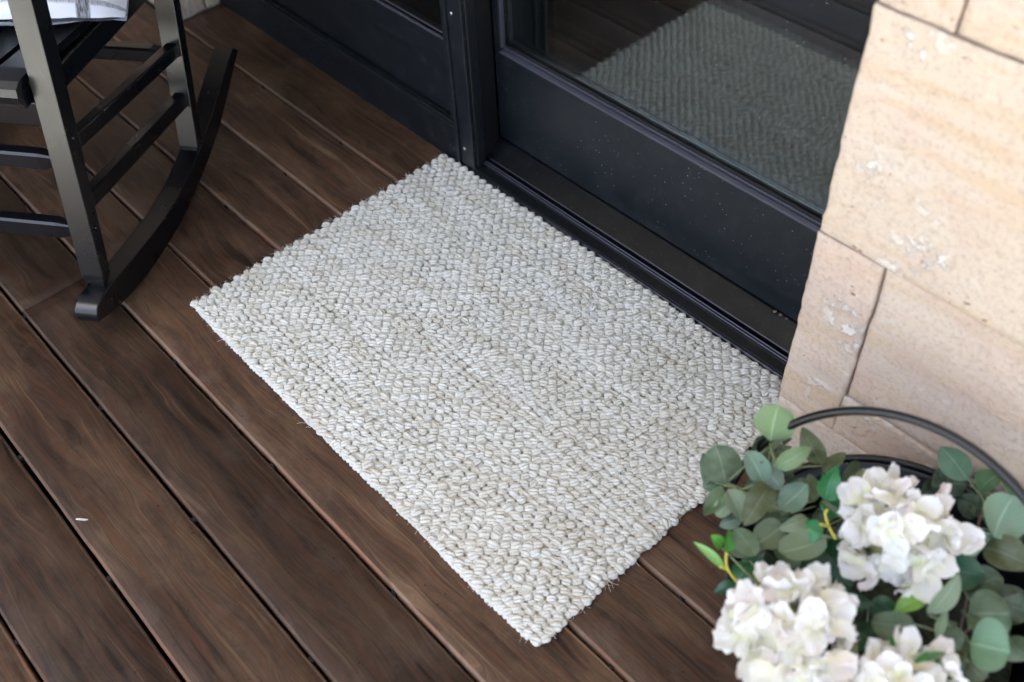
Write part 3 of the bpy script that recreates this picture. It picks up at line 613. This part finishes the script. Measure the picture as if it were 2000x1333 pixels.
for sgn in (1, -1):
    o0 = len(vv)
    for i in range(N_ + 1):
        for j in range(N_ + 1): a, b = -1 + 2 * i / N_, -1 + 2 * j / N_; vv.append(cpos(a, b, sgn)); uvs.append((i / N_, j / N_))
    for i in range(N_):
        for j in range(N_): q = (o0 + i * (N_ + 1) + j, o0 + (i + 1) * (N_ + 1) + j, o0 + (i + 1) * (N_ + 1) + j + 1, o0 + i * (N_ + 1) + j + 1); ff_.append(q if sgn > 0 else q[::-1])
cu = pyd('cushion', vv, ff_); ul = cu.uv_layers.new(name='UVMap')
for lp in cu.loops: ul.data[lp.index].uv = uvs[lp.vertex_index]
bm = bmesh.new(); bm.from_mesh(cu); bmesh.ops.remove_doubles(bm, verts=bm.verts, dist=.0001); bm.to_mesh(cu); bm.free()
tag(link('cushion', cu, M['linen'], None, True), 'white cushion with thin black checks on the rocking chair seat', 'cushion')

# ------------------------------------------------------------------ flower bucket
BX, BY, BR, BH = 1.192, -.366, .181, .205
bk = empty('bucket', (BX, BY, 0), label='round black metal bucket with tall hoop handle beside the pillar', cat='bucket')
def lathe(name, prof, mat, parent, cx=BX, cy=BY, n=72):
    v = []; f = []; k = len(prof)
    for i in range(n):
        a = 2 * math.pi * i / n
        for r, z in prof: v.append((cx + r * math.cos(a), cy + r * math.sin(a), z))
    for i in range(n):
        for j in range(k - 1): f.append((i * k + j, ((i + 1) % n) * k + j, ((i + 1) % n) * k + j + 1, i * k + j + 1))
    return link(name, fixn(pyd(name, v, f)), mat, parent, True)
lathe('body', [(.0005, .002), (.128, .002), (.134, .004), (.142, .03), (.160, .10), (.1735, .165), (.1775, BH - .004), (.1745, BH - .004), (.170, .165), (.157, .10), (.139, .03), (.12, .008), (.0005, .008)], M['bucket'], bk)
lathe('rim', [(BR - .004, BH - .004), (BR, BH - .004), (BR + .0025, BH - .001), (BR + .002, BH + .003), (BR - .001, BH + .0045), (BR - .0045, BH + .003), (BR - .006, BH - .001), (BR - .004, BH - .004)], M['bucket'], bk)
lathe('filler', [(.0005, .150), (.08, .147), (.155, .128)], M['foam'], bk)
ph, ta_, kx, rr_, dh = .1014, .2426, 1.2271, .2001, .0275
ax = Vector((math.cos(ph), math.sin(ph), 0)); nn = Vector((-math.sin(ph), math.cos(ph), 0)); uu = Vector((0, 0, 1)) * math.cos(ta_) + nn * math.sin(ta_)
hc = Vector((BX - .0157, BY, BH - dh))
pts = [hc + ax * (math.cos(a) * rr_) + uu * (math.sin(a) * rr_ * kx) for a in np.linspace(0, math.pi, 64)]
tube('handle', pts, .0051, M['bucket'], bk, 12)
for sg in (1, -1):
    e = hc + ax * rr_ * sg; b_ = Vector((BX, BY, e.z)) + ax * (BR - .008) * sg; tube('handle_ear', [b_, (b_ + e) / 2, e, e + ax * sg * .006], .0065, M['bucket'], bk, 10)

# ------------------------------------------------------------------ foliage
def leaf_mesh(name, B, T, wd, nrm, shape, fold=.12, bend=.10, seed=0, mat='euc', twist=0.):
    B, T = Vector(B), Vector(T); d = T - B; L = d.length; d.normalize(); n_ = Vector(nrm); n_ = (n_ - d * n_.dot(d)).normalized(); sd_ = d.cross(n_)
    nu, nv = (13, 8) if shape == 'serrated' else (11, 6); v = []; uv = []; rr = random.Random(seed)
    for i in range(nu + 1):
        u = i / nu
        if shape == 'round': pf = math.sqrt(max(0, 1 - abs(2 * u - 1) ** 2.15)) * (1 - .06 * u)
        elif shape == 'oval': pf = math.sin(math.pi * u ** .9) ** .72
        elif shape == 'narrow': pf = math.sin(math.pi * u ** .85) ** .9
        else: pf = math.sin(math.pi * u ** .66) ** .95 * (1 - .18 * u)
        tw_ = twist * (u - .5)
        for j in range(nv + 1):
            q = -1 + 2 * j / nv; e = 1.0
            if shape == 'serrated' and abs(q) == 1: e = 1 + (.10 if i % 2 else -.04)
            p = B + d * (u * L) + sd_ * (q * wd / 2 * pf * e * math.cos(tw_ * q)) + n_ * (abs(q) * wd / 2 * pf * fold + bend * L * (4 * u * (1 - u) - .5) * 1.0 + wd * .06 * noise.noise((u * 2.2 + seed, q * 1.6, seed * .37)) + q * wd / 2 * pf * math.sin(tw_))
            v.append(p); uv.append((u, .5 + q / 2))
    f = [(i * (nv + 1) + j, (i + 1) * (nv + 1) + j, (i + 1) * (nv + 1) + j + 1, i * (nv + 1) + j + 1) for i in range(nu) for j in range(nv)]
    me = pyd(name, v, f); ul = me.uv_layers.new(name='UVMap'); ul.data.foreach_set('uv', [c for lp in me.loops for c in uv[lp.vertex_index]]); return me
def CP(cx_, cy_): return 1340 + cx_ / 2.41, 780 + cy_ / 2.41         # crop reading -> photo pixel
def add_leaf(parent, base, tip, wpx, zb, zt, rgb, shape='oval', mat='euc', tilt=.35, fold=.34, bend=.15, k=1.0):
    B = at(*CP(*base), zb); T = at(*CP(*tip), zt); mid = (B + T) / 2; tocam = (Vector(CAM) - mid); dist_ = tocam.length; tocam.normalize()
    rs = random.Random(int(base[0] * 7 + base[1] * 13)); nrm = tocam + Vector((rs.gauss(0, tilt), rs.gauss(0, tilt), rs.gauss(.2, tilt)))
    wd = wpx / 2.41 / FPX * dist_; sd_ = int(base[0] + base[1] * 3)
    o = link('leaf', leaf_mesh('leaf', B, T, wd * 1.04, nrm, shape, fold * rs.choice((1, 1, -1)), bend * rs.choice((1, -1)), sd_, mat, rs.gauss(0, .35)), M[mat], parent, True); o.color = lin(rgb[0], rgb[1], rgb[2] * .93, .80 * k * rs.uniform(.8, 1.15)); return B
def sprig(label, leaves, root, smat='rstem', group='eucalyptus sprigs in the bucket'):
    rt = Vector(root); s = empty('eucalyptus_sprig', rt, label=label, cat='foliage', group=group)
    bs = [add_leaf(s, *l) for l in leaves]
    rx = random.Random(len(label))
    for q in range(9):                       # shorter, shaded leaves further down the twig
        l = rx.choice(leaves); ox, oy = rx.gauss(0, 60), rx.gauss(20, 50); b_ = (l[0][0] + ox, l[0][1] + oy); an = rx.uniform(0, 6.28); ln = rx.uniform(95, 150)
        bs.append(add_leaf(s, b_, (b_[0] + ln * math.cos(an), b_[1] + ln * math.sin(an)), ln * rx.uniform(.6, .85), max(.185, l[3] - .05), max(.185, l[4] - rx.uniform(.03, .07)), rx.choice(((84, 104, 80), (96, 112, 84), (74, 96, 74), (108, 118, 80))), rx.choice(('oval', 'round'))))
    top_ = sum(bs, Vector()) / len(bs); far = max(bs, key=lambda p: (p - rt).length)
    path = smooth_path([rt, rt * .5 + top_ * .5 + Vector((0, 0, .01)), top_, far], 5); tube('stem', path, [.0022 - .0012 * i / len(path) for i in range(len(path))], M[smat], s, 6)
    for b in bs:
        q = min(path, key=lambda p: (p - b).length)
        if (q - b).length > .003: tube('leaf_stalk', smooth_path([q, (q + b) / 2 + Vector((0, 0, .004)), b], 3), [.0012] * 6 + [.0009], M['stem' if smat == 'rstem' else smat], s, 5)
    return s
G = dict(dk=(82, 100, 76), ol=(98, 106, 72), sg=(128, 148, 122), tl=(104, 132, 116), bg=(100, 120, 112), lt=(152, 168, 140), pg=(124, 150, 104))
A_ = 'narrow'
sprig('eucalyptus sprig leaning over the rug at the bucket\'s left rim', [
    ((395, 205), (430, 35), 185, .30, .345, G['pg'], 'round'), ((190, 395), (140, 215), 178, .27, .29, G['dk'], 'round'),
    ((645, 315), (545, 135), 100, .265, .30, G['ol'], 'oval'), ((415, 325), (590, 228), 84, .30, .325, G['pg'], 'oval'),
    ((370, 395), (290, 245), 110, .285, .31, G['tl'], 'round'), ((450, 425), (350, 290), 100, .285, .305, G['bg'], 'oval'),
    ((450, 215), (500, 185), 34, .285, .30, G['ol'], A_), ((400, 300), (440, 215), 90, .255, .275, G['ol'], 'oval')],
    (1.075, -.36, .150))
sprig('eucalyptus sprig with sage leaves drooping past the rug corner', [
    ((440, 520), (575, 400), 120, .275, .30, G['tl'], 'oval'), ((200, 420), (265, 575), 96, .275, .265, G['sg'], 'oval'),
    ((400, 395), (280, 585), 118, .285, .30, G['ol'], 'round'), ((175, 410), (88, 552), 80, .255, .235, (86, 108, 66), 'oval'),
    ((215, 480), (140, 550), 84, .245, .235, G['sg'], 'round'), ((265, 560), (155, 595), 66, .235, .225, G['bg'], 'oval'),
    ((600, 480), (570, 350), 92, .25, .275, G['ol'], 'oval'), ((340, 430), (290, 380), 80, .24, .25, G['dk'], 'oval'), ((480, 560), (340, 590), 80, .235, .24, G['dk'], 'oval')],
    (1.09, -.39, .148))
sprig('eucalyptus sprig of broad grey green leaves above the lower left bloom', [
    ((450, 600), (325, 690), 140, .265, .275, G['sg'], 'round'), ((655, 660), (430, 725), 138, .265, .27, G['sg'], 'round'),
    ((575, 560), (435, 610), 78, .27, .275, G['lt'], 'oval'), ((330, 735), (225, 600), 104, .27, .29, (80, 98, 68), 'oval'),
    ((300, 740), (195, 670), 84, .245, .235, G['sg'], 'oval'), ((345, 640), (350, 760), 60, .24, .235, G['tl'], 'oval'), ((700, 560), (640, 470), 80, .23, .25, G['ol'], 'oval')],
    (1.115, -.41, .148))
sprig('eucalyptus sprig at the right under the hoop handle', [
    ((1325, 375), (1195, 215), 122, .235, .27, (88, 128, 106), 'oval'), ((1320, 400), (1150, 410), 140, .215, .21, (62, 84, 66), 'round'),
    ((1375, 430), (1485, 345), 110, .235, .25, (76, 118, 80), 'oval'), ((1560, 470), (1470, 345), 70, .235, .25, (70, 110, 76), A_),
    ((1440, 650), (1540, 455), 205, .29, .31, (132, 162, 142), 'round'), ((1440, 660), (1310, 650), 148, .275, .28, (112, 142, 126), 'round'),
    ((1395, 690), (1640, 790), 150, .275, .29, (94, 100, 70), 'oval'), ((1390, 520), (1280, 470), 120, .22, .215, (58, 74, 56), 'round'), ((1440, 560), (1400, 470), 130, .215, .22, (66, 84, 62), 'oval')],
    (1.275, -.33, .148))
sprig('eucalyptus sprig with large leaves at the bucket\'s lower right', [
    ((1140, 1015), (1292, 822), 92, .30, .335, (134, 150, 126), 'oval'), ((1075, 1060), (870, 1055), 140, .285, .275, (98, 118, 96), 'round'),
    ((1330, 1010), (1540, 1010), 200, .265, .27, (84, 106, 86), 'round'), ((1335, 1150), (1525, 1190), 222, .285, .295, (108, 146, 120), 'round'),
    ((1290, 1180), (1190, 1090), 130, .255, .26, (90, 110, 90), 'round'), ((1330, 1240), (1400, 1330), 110, .25, .245, (92, 100, 72), 'oval'),
    ((1520, 1120), (1620, 1230), 130, .25, .245, (74, 90, 66), 'oval'), ((1180, 1130), (1230, 990), 44, .27, .295, (120, 140, 112), A_),
    ((1300, 890), (1500, 840), 130, .235, .24, (70, 88, 66), 'oval'), ((1400, 980), (1600, 900), 120, .225, .23, (58, 74, 60), 'oval'), ((1480, 960), (1640, 1010), 110, .225, .22, (64, 80, 64), 'oval')],
    (1.27, -.44, .148))

# hydrangea blooms: each petal is its own piece
pet = []
for s in range(9):
    rr = random.Random(100 + s); nu, nv = 7, 6; v = []; uv = []; cup = rr.uniform(.12, .4); ruf = rr.uniform(.05, .13); nt = rr.uniform(-.02, .07)
    for i in range(nu + 1):
        u = i / nu; pf = (math.sin(math.pi * (.06 + .80 * u ** .8)) ** .8) if u < 1 else .62
        for j in range(nv + 1):
            q = -1 + 2 * j / nv; tipc = 1 - .16 * q * q * u - nt * (abs(q) < .2) * (u > .9)
            v.append((u * tipc, q * .52 * pf, cup * (u - .45) ** 2 * 1.5 + .16 * q * q * pf * rr.choice((1, 1)) + ruf * math.sin(q * 4 + s) * u + ruf * noise.noise((u * 2.5 + s, q * 2.5, s)) + rr.gauss(0, .006))); uv.append((u, .5 + q / 2))
    f = [(i * (nv + 1) + j, (i + 1) * (nv + 1) + j, (i + 1) * (nv + 1) + j + 1, i * (nv + 1) + j + 1) for i in range(nu) for j in range(nv)]
    me = pyd('petal', v, f); ul = me.uv_layers.new(name='UVMap'); ul.data.foreach_set('uv', [c for lp in me.loops for c in uv[lp.vertex_index]]); me.materials.append(M['petal']); me.polygons.foreach_set('use_smooth', [True] * len(f)); pet.append(me)
def bloom(label, px, py, z, rad, axis, nfl, seed, leaves, root, strands=()):
    rr = random.Random(seed); c = at(px, py, z); h = empty('hydrangea', c, label=label, cat='flower', group='white hydrangea blooms in the bucket')
    axis = Vector(axis).normalized(); q0 = axis.to_track_quat('Z', 'Y')
    bm = bmesh.new(); bmesh.ops.create_icosphere(bm, subdivisions=2, radius=rad * .50)
    for v_ in bm.verts: v_.co = Vector(v_.co) + c - axis * rad * .12
    me = bpy.data.meshes.new('flower_head'); bm.to_mesh(me); bm.free(); core = link('flower_head', me, M['core'], h, True)
    for i in range(nfl):
        zc = 1 - (i + .5) / nfl * 1.42; rxy = math.sqrt(max(0, 1 - zc * zc)); a = i * 2.39996 + rr.gauss(0, .15)
        dloc = Vector((rxy * math.cos(a), rxy * math.sin(a), zc)); dloc = (dloc + Vector((rr.gauss(0, .08), rr.gauss(0, .08), rr.gauss(0, .06)))).normalized()
        dw = q0 @ dloc; base = c + dw * rad * rr.uniform(.56, .88) - axis * rad * .05; qf = dw.to_track_quat('Z', 'Y') @ Quaternion((0, 0, 1), rr.uniform(0, 6.28))
        for k in range(4 if rr.random() < .85 else 3):
            L = rr.uniform(.021, .031) * rad / .06; qq = qf @ Quaternion((0, 0, 1), k * math.pi / 2 + rr.gauss(0, .16)) @ Quaternion((0, 1, 0), -rr.uniform(-.10, .70)) @ Quaternion((1, 0, 0), rr.gauss(0, .3))
            o = bpy.data.objects.new('petal', pet[rr.randrange(len(pet))]); COL.objects.link(o); o.parent = core
            o.matrix_basis = Matrix.Translation(base) @ qq.to_matrix().to_4x4() @ Matrix.Diagonal((L, L * rr.uniform(.85, 1.15), L, 1))
    for i in range(16):                      # looser single petals round the skirt of the head
        a = rr.uniform(0, 6.28); dloc = Vector((math.cos(a), math.sin(a), rr.uniform(-.25, .55))).normalized(); dw = q0 @ dloc; L = rr.uniform(.022, .034) * rad / .06
        qq = dw.to_track_quat('X', 'Z') @ Quaternion((1, 0, 0), rr.gauss(0, .7)) @ Quaternion((0, 1, 0), rr.gauss(-.1, .4))
        o = bpy.data.objects.new('petal', pet[rr.randrange(len(pet))]); COL.objects.link(o); o.parent = core
        o.matrix_basis = Matrix.Translation(c + dw * rad * rr.uniform(.72, .92)) @ qq.to_matrix().to_4x4() @ Matrix.Diagonal((L, L * rr.uniform(.7, 1.0), L, 1))
    rt = Vector(root); path = smooth_path([rt, (rt + c) / 2 + Vector((0, 0, .01)), c - axis * rad * .4], 5); tube('stem', path, .0032, M['stem'], h, 7)
    for l in leaves:
        b = add_leaf(h, *l); q = min(path, key=lambda p: (p - b).length)
        if (q - b).length > .004: tube('leaf_stalk', smooth_path([q, (q + b) / 2 + Vector((0, 0, -.003)), b], 3), .0012, M['stem'], h, 5)
    for st_ in strands: tube('yellow_shoot', smooth_path([at(*CP(x, y), z_) for x, y, z_ in st_], 4), .0016, M['ystem'], h, 6)
    return h
gr, dg, yg = (58, 138, 84), (42, 84, 60), (132, 186, 84)
S_, Gm = 'serrated', 'green'
bloom('cream white hydrangea bloom against the dark back rim of the bucket', 1747, 1044, .300, .061, (-.05, -.25, 1), 30, 3, [
    ((650, 475), (712, 305), 118, .275, .30, gr, S_, Gm), ((640, 480), (775, 545), 108, .265, .25, (54, 128, 84), S_, Gm), ((835, 325), (755, 475), 52, .30, .28, (126, 136, 104), 'narrow', 'euc'),
    ((640, 350), (752, 250), 62, .25, .27, (100, 112, 72), 'oval', 'euc'), ((640, 640), (525, 600), 110, .275, .265, (74, 152, 100), 'oval', Gm), ((1200, 790), (1410, 830), 150, .245, .25, (40, 88, 66), 'oval', Gm),
    ((690, 750), (540, 830), 140, .235, .225, (42, 78, 56), 'oval', Gm), ((700, 640), (700, 800), 90, .23, .235, (38, 96, 60), 'oval', Gm)], (1.17, -.35, .148),
    [((705, 660, .285), (672, 600, .29), (655, 540, .295), (668, 520, .30)), ((672, 600, .29), (632, 588, .30))])
bloom('large white hydrangea bloom at the left front of the bucket', 1541, 1234, .285, .063, (-.25, -.2, 1), 32, 11, [
    ((170, 700), (120, 640), 60, .27, .285, (96, 172, 70), 'oval', Gm), ((190, 720), (205, 615), 80, .27, .285, (80, 158, 66), 'oval', Gm), ((190, 805), (36, 668), 42, .255, .27, (146, 200, 120), 'narrow', Gm),
    ((250, 880), (130, 905), 64, .225, .22, (48, 96, 72), 'oval', Gm), ((300, 760), (240, 870), 110, .245, .235, (40, 96, 58), 'oval', Gm), ((350, 740), (300, 830), 90, .24, .235, (38, 100, 60), 'oval', Gm),
    ((600, 930), (880, 965), 112, .265, .255, (48, 90, 66), 'oval', Gm), ((730, 1020), (765, 1240), 110, .28, .285, (136, 146, 116), 'round', 'euc'), ((650, 850), (780, 880), 100, .24, .235, (44, 86, 62), 'oval', Gm), ((780, 1050), (900, 1180), 140, .22, .215, (36, 76, 50), 'oval', Gm)], (1.13, -.43, .148),
    [((268, 890, .24), (215, 830, .255), (190, 780, .265), (190, 720, .275)), ((200, 800, .26), (160, 790, .265))])
bloom('partly hidden white hydrangea bloom at the bottom right of the bucket', 1772, 1372, .278, .056, (0, -.3, 1), 25, 23, [
    ((1060, 1230), (1255, 1180), 210, .30, .285, (72, 156, 84), S_, Gm), ((1060, 1210), (960, 1110), 130, .29, .28, (78, 164, 92), S_, Gm), ((1050, 1240), (1240, 1310), 130, .29, .27, (66, 150, 80), S_, Gm), ((980, 995), (1170, 910), 78, .275, .285, (134, 184, 84), 'narrow', Gm),
    ((1020, 1280), (910, 1240), 60, .29, .295, (110, 180, 90), 'narrow', Gm), ((900, 1100), (1080, 1160), 130, .215, .22, (34, 70, 46), 'oval', Gm), ((860, 960), (1010, 1010), 110, .215, .22, (36, 80, 52), 'oval', Gm)], (1.22, -.45, .148),
    [((1170, 910, .285), (1230, 895, .29), (1290, 880, .30))])
# low filler leaves close over the moss so the bucket reads full
fl = empty('foliage_pick', (BX + .01, BY - .04, .148), label='low dark green leaves filling the bucket between the blooms', cat='foliage')
rr = random.Random(5)
for i in range(70):
    a = rr.uniform(-3.3, .35); r0 = rr.uniform(.03, .12); b = Vector((BX + r0 * math.cos(a), BY - .02 + r0 * math.sin(a), rr.uniform(.155, .175))); L = rr.uniform(.045, .065); e = rr.uniform(.25, .7)
    aa = a + rr.gauss(0, .5); tdir = Vector((math.cos(aa) * math.cos(e), math.sin(aa) * math.cos(e), math.sin(e))); tp = b + tdir * L
    rad_ = math.hypot(tp.x - BX, tp.y - BY)
    if rad_ > .165: tp.x = BX + (tp.x - BX) * .165 / rad_; tp.y = BY + (tp.y - BY) * .165 / rad_
    mt = rr.choice(('euc', 'green', 'green')); o = link('leaf', leaf_mesh('leaf', b, tp, L * .58, Vector((rr.gauss(0, .3), rr.gauss(0, .3), 1)), 'oval', .15, .1, i), M[mt], fl, True)
    o.color = lin(*(rr.choice(((48, 78, 56), (40, 84, 58), (56, 74, 54))) if mt == 'green' else rr.choice(((84, 100, 78), (70, 88, 70)))))
tube('stem', [fl.location + Vector((0, 0, -.01)), fl.location + Vector((0, 0, .01))], .003, M['stem'], fl, 6)

# ------------------------------------------------------------------ small things
c = at(160, 1015, .0012); pts = [c + Vector((math.cos(a) * .0075 * .9 + math.sin(a) * .002, math.sin(a) * .0030 + math.cos(a) * .0055, .0003 * math.sin(3 * a))) for a in np.linspace(0, 5.9, 18)]
tag(tube('chalk_loop', pts, .0006, M['fibre'], None, 5), 'tiny white loop of thread on the deck boards at left', 'chalk')  # white chalk mark on the board, built as a thin raised loop
for i, (px, py, sz, lb) in enumerate(((1517, 605, .0028, 'leftmost brown crumb on the dark sill beside the pillar'), (1528, 609, .0024, 'middle pale crumb of debris on the dark sill'), (1541, 613, .0022, 'crumb of debris closest to the pillar on the sill'))):
    d = ray(px, py); k = (.0345 - CAM[1]) / d[1]; p = Vector(CAM + d * k); p.z = .0415 + sz * .4; bm = bmesh.new(); bmesh.ops.create_icosphere(bm, subdivisions=2, radius=sz)
    for v_ in bm.verts: v_.co = Vector(v_.co) * (1 + .9 * noise.noise(Vector(v_.co) * 700 + Vector((i, 0, 0)))) * (1 if 1 else 1); v_.co.z *= .6; v_.co = Vector(v_.co) + p + Vector((0, -.004, 0))
    me = bpy.data.meshes.new('debris_crumb'); bm.to_mesh(me); bm.free(); tag(link('debris_crumb', me, M['crumb'], None), lb, 'debris', 'crumbs on the sill')
print('objects', len(bpy.data.objects), 'tris', sum(len(o.data.loop_triangles) if o.type == 'MESH' and not o.data.calc_loop_triangles() else 0 for o in bpy.data.objects))
